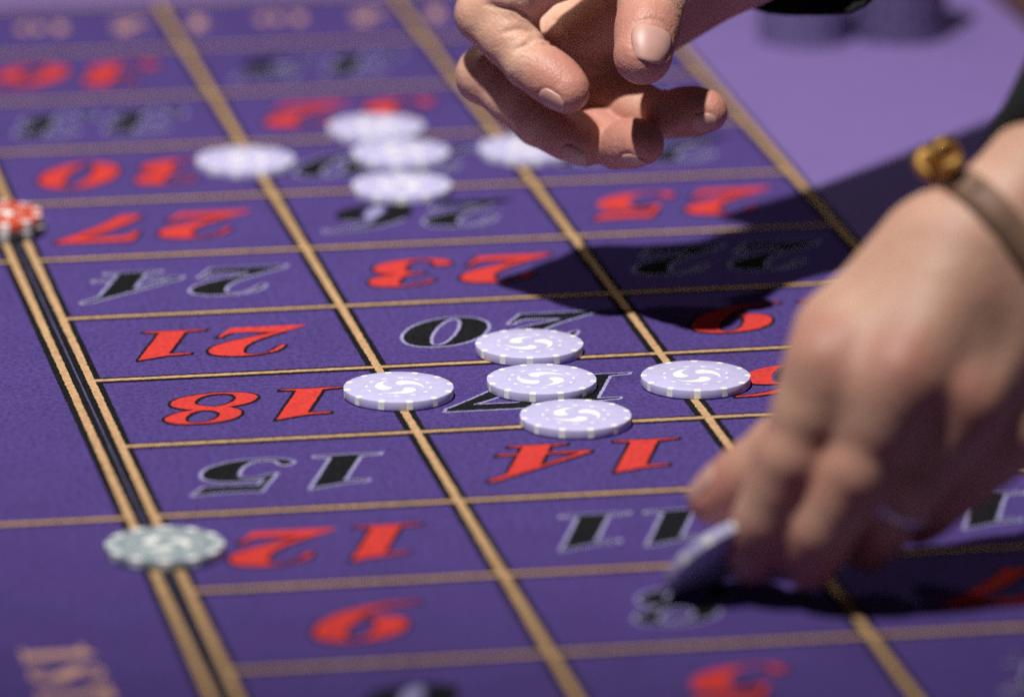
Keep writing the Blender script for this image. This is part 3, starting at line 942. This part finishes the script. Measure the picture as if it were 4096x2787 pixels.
LOWER = {'blush': [([204.37, 32.48, 85.6], 16, 0.7), ([225.79, 19.7, 84.41], 16, 0.7), ([246.39, 21.49, 74.61], 15, 0.7), ([263.98, 31.03, 60.38], 13, 0.6), ([192.45, 34.19, 50.47], 15, 0.6), ([211.82, 22.38, 47.7], 15, 0.6)],
 'chains': [{'creases': [],
             'k': 4.5,
             'nails': [([176.07, 38.15, 14.19], [-0.2, 0.37, -0.91], [-0.72, -0.68, -0.12], 10, 11, 8.26)],
             'pts': [[206.23, 38.11, 80.23, 12.2], [192.45, 34.19, 50.47, 10.9], [184.97, 37.93, 29.33, 10.0], [181.83, 43.82, 14.76, 8.7]],
             'root': True,
             'waist': 0.99},
            {'creases': [], 'k': 4.5, 'pts': [[227.65, 25.33, 79.04, 12.2], [211.82, 22.38, 47.7, 10.8], [201.94, 26.98, 27.97, 9.9], [198.75, 34.26, 14.52, 8.6]], 'root': True, 'waist': 0.99},
            {'creases': [], 'k': 4.5, 'pts': [[248.26, 27.13, 69.24, 11.4], [233.63, 26.14, 45.43, 10.2], [224.99, 35.38, 27.95, 9.2], [221.51, 45.05, 15.26, 8.0]], 'root': True, 'waist': 0.99},
            {'creases': [], 'k': 4.5, 'pts': [[265.84, 36.66, 55.01, 10.2], [253.47, 38.04, 40.83, 9.0], [244.47, 46.8, 28.77, 8.0], [240.42, 55.44, 19.47, 7.0]], 'root': True, 'waist': 0.99},
            {'creases': [],
             'k': 2.0,
             'nails': [([170.51, 72.94, 33.35], [-0.77, 0.26, -0.58], [-0.54, 0.01, 0.84], 13, 14, 9.4)],
             'pads': [],
             'pts': [[231.8, 61.84, 83.64, 15], [206.03, 58.5, 55.51, 12], [186.17, 68.99, 35.13, 10.6], [174.8, 72.86, 26.59, 8.6]],
             'root': True}],
 'creases': [],
 'hollow': [],
 'palm': [([206.23, 38.11, 80.23], [256.17, 56.37, 109.66], 12, 18, 12), ([227.65, 25.33, 79.04], [256.17, 56.37, 109.66], 12.5, 18, 12), ([248.26, 27.13, 69.24], [271.47, 53.41, 94.64], 12, 18, 12),
          ([265.84, 36.66, 55.01], [271.47, 53.41, 94.64], 11.5, 17, 12), ([231.8, 61.84, 83.64], [256.17, 56.37, 109.66], 15, 17, 14), ([242.97, 63.75, 112.07], [214.05, 55.01, 85.2], 15, 14.5, 12),
          ([214.05, 55.01, 85.2], [206.23, 38.11, 80.23], 14.5, 12, 10), ([204.25, 32.13, 85.94], [253.38, 47.92, 117.71], 4, 4, 5), ([225.55, 18.99, 85.08], [259.27, 46.03, 112.37], 4, 4, 5),
          ([246.28, 21.14, 74.95], [264.09, 45.85, 107.2], 3.8, 4, 5), ([225.63, 53.4, 65.1], [206.35, 52.44, 42.06], 16, 12, 10), ([238.82, 45.84, 62.06], [227.78, 41.82, 41.05], 13, 10, 8),
          ([256.17, 56.37, 109.66], [299.79, 68.46, 142.96], 19, 26, 14), ([271.47, 53.41, 94.64], [320.57, 65.24, 123.23], 19, 26, 14), ([220.53, 26.02, 73.21], [246.16, 42.02, 97.47], 13, 14, 12)]}

build_hand(RAISED, 0.85, person)
build_hand(LOWER, 1.4, person)
tube('sleeve', [[269.26, 430.93, 142.41], [281.69, 442.26, 148.81], [303.79, 462.41, 160.19], [341.09, 496.42, 179.38], [396.35, 546.8, 207.82], [486.13, 628.67, 254.04]], [53, 53, 53, 54, 56, 59], M['cloth'], person, wob=0.05, aspect=0.82)
tube('sleeve', [[292.85, 66.9, 133.11], [313.0, 90.85, 155.75], [338.24, 106.76, 172.16], [391.06, 138.78, 207.17], [466.68, 185.7, 253.5]], [30, 31, 34, 41, 50], M['cloth'], person, wob=0.04)

def bracelet(cen, ax, side, nrm, half, r):
    cen, ax, side, nrm = (np.array(v) for v in (cen, ax, side, nrm))
    e = empty('bracelet')
    tag(e, 'brown leather bracelet with a gold knot on the blurred wrist', 'bracelet')
    def strap(name, w0, w1, rr, th, mat):
        V = []; F = []; n = 72
        for i in range(n):
            a = 2*math.pi*i/n
            c, s = math.cos(a), math.sin(a)
            cx = half if c > 0 else -half
            for q, (dw, dr) in enumerate(((w0, 0), (w0*0.9 + w1*0.1, th), (w0*0.1 + w1*0.9, th), (w1, 0))):
                V.append((cen + ax*dw + side*(half*np.sign(c)*min(1, abs(c)*3) + (rr + dr)*c) + nrm*(rr + dr)*s)*MM)
        for i in range(n):
            j = (i + 1) % n
            for q in range(4):
                F.append((i*4 + q, j*4 + q, j*4 + (q+1) % 4, i*4 + (q+1) % 4))
        return mesh_obj(name, V, F, mat, e, smooth=True)
    strap('strap', -5.6, 5.6, r, 2.2, M['leather'])
    # gold knot sitting on the thumb side of the wrist
    base = cen + side*(half + r + 3.0) + nrm*3
    def loop(c, u, v, ru, rv, t):
        V = []; F = []; n, m = 28, 8
        for i in range(n):
            a = 2*math.pi*i/n
            p = c + u*ru*math.cos(a) + v*rv*math.sin(a)
            d = unit(-u*ru*math.sin(a) + v*rv*math.cos(a)); o1 = unit(u*math.cos(a)/ru + v*math.sin(a)/rv); o2 = np.cross(d, o1)
            for j in range(m):
                b = 2*math.pi*j/m
                V.append((p + (o1*math.cos(b) + o2*math.sin(b))*t)*MM)
        for i in range(n):
            for j in range(m):
                F.append((i*m + j, ((i+1) % n)*m + j, ((i+1) % n)*m + (j+1) % m, i*m + (j+1) % m))
        mesh_obj('gold_loop', V, F, M['gold'], e, smooth=True)
    up = side
    loop(base + up*1.0 - ax*1.5, up, nrm, 3.6, 3.8, 2.5)
    loop(base + up*4.5 + nrm*4 + ax*2.0, unit(up + nrm*0.4), ax, 3.8, 3.2, 2.3)
    loop(base + up*4.0 - nrm*4 - ax*2.0, unit(up - nrm*0.5), ax, 3.6, 3.2, 2.3)
    loop(base + up*1.5 + nrm*9 + ax*0.5, nrm, ax, 2.6, 2.6, 2.0)
    bm = bmesh.new(); bmesh.ops.create_uvsphere(bm, u_segments=20, v_segments=12, radius=2.2*MM)
    me = bpy.data.meshes.new('stud'); bm.to_mesh(me); bm.free(); me.materials.append(M['leather'])
    me.polygons.foreach_set('use_smooth', [True]*len(me.polygons))
    o = bpy.data.objects.new('stud', me); col.objects.link(o); o.parent = e
    o.location = (cen + side*(half + (r + 1.6)*math.cos(0.75)) + nrm*(r + 1.6)*math.sin(0.75) + ax*1.0)*MM
bracelet([271.7, 56.92, 107.41], [0.8132, 0.2098, 0.5429], [-0.5771, 0.1703, 0.7987], [0.0751, -0.9628, 0.2596], 11.43, 25.0)

def finger_ring(c, ax, r, n):
    c, ax = np.array(c), unit(ax)
    n = unit(np.array(n) - ax*(np.array(n) @ ax)); s = np.cross(ax, n)
    e = empty('ring')
    tag(e, 'silver ring with a pale stone on the ring finger of the blurred hand', 'ring')
    V = []; F = []; N_, m = 40, 8
    for i in range(N_):
        a = 2*math.pi*i/N_; o1 = n*math.cos(a) + s*math.sin(a)
        for j in range(m):
            b = 2*math.pi*j/m
            V.append((c + o1*(r + 0.9*math.cos(b)) + ax*2.3*math.sin(b))*MM)
    for i in range(N_):
        for j in range(m):
            F.append((i*m + j, ((i+1) % N_)*m + j, ((i+1) % N_)*m + (j+1) % m, i*m + (j+1) % m))
    mesh_obj('band', V, F, M['silver'], e, smooth=True)
    V = []; F = []
    prof = ((2.2, 0.2), (3.4, 1.2), (3.2, 2.0), (1.8, 2.7))
    for i in range(10):
        a = 2*math.pi*i/10
        for rr, z in prof:
            V.append((c + n*(r + z) + (ax*math.cos(a) + s*math.sin(a))*rr)*MM)
    for i in range(10):
        for j in range(3):
            F.append((i*4 + j, ((i+1) % 10)*4 + j, ((i+1) % 10)*4 + j + 1, i*4 + j + 1))
    F.append(tuple(i*4 + 3 for i in range(10)))
    mesh_obj('stone', V, F, M['gem'], e)
finger_ring([228.88, 31.22, 35.82], [-0.4003, 0.4284, -0.8101], 11.0, [-0.2472, -0.7609, 0.5999])
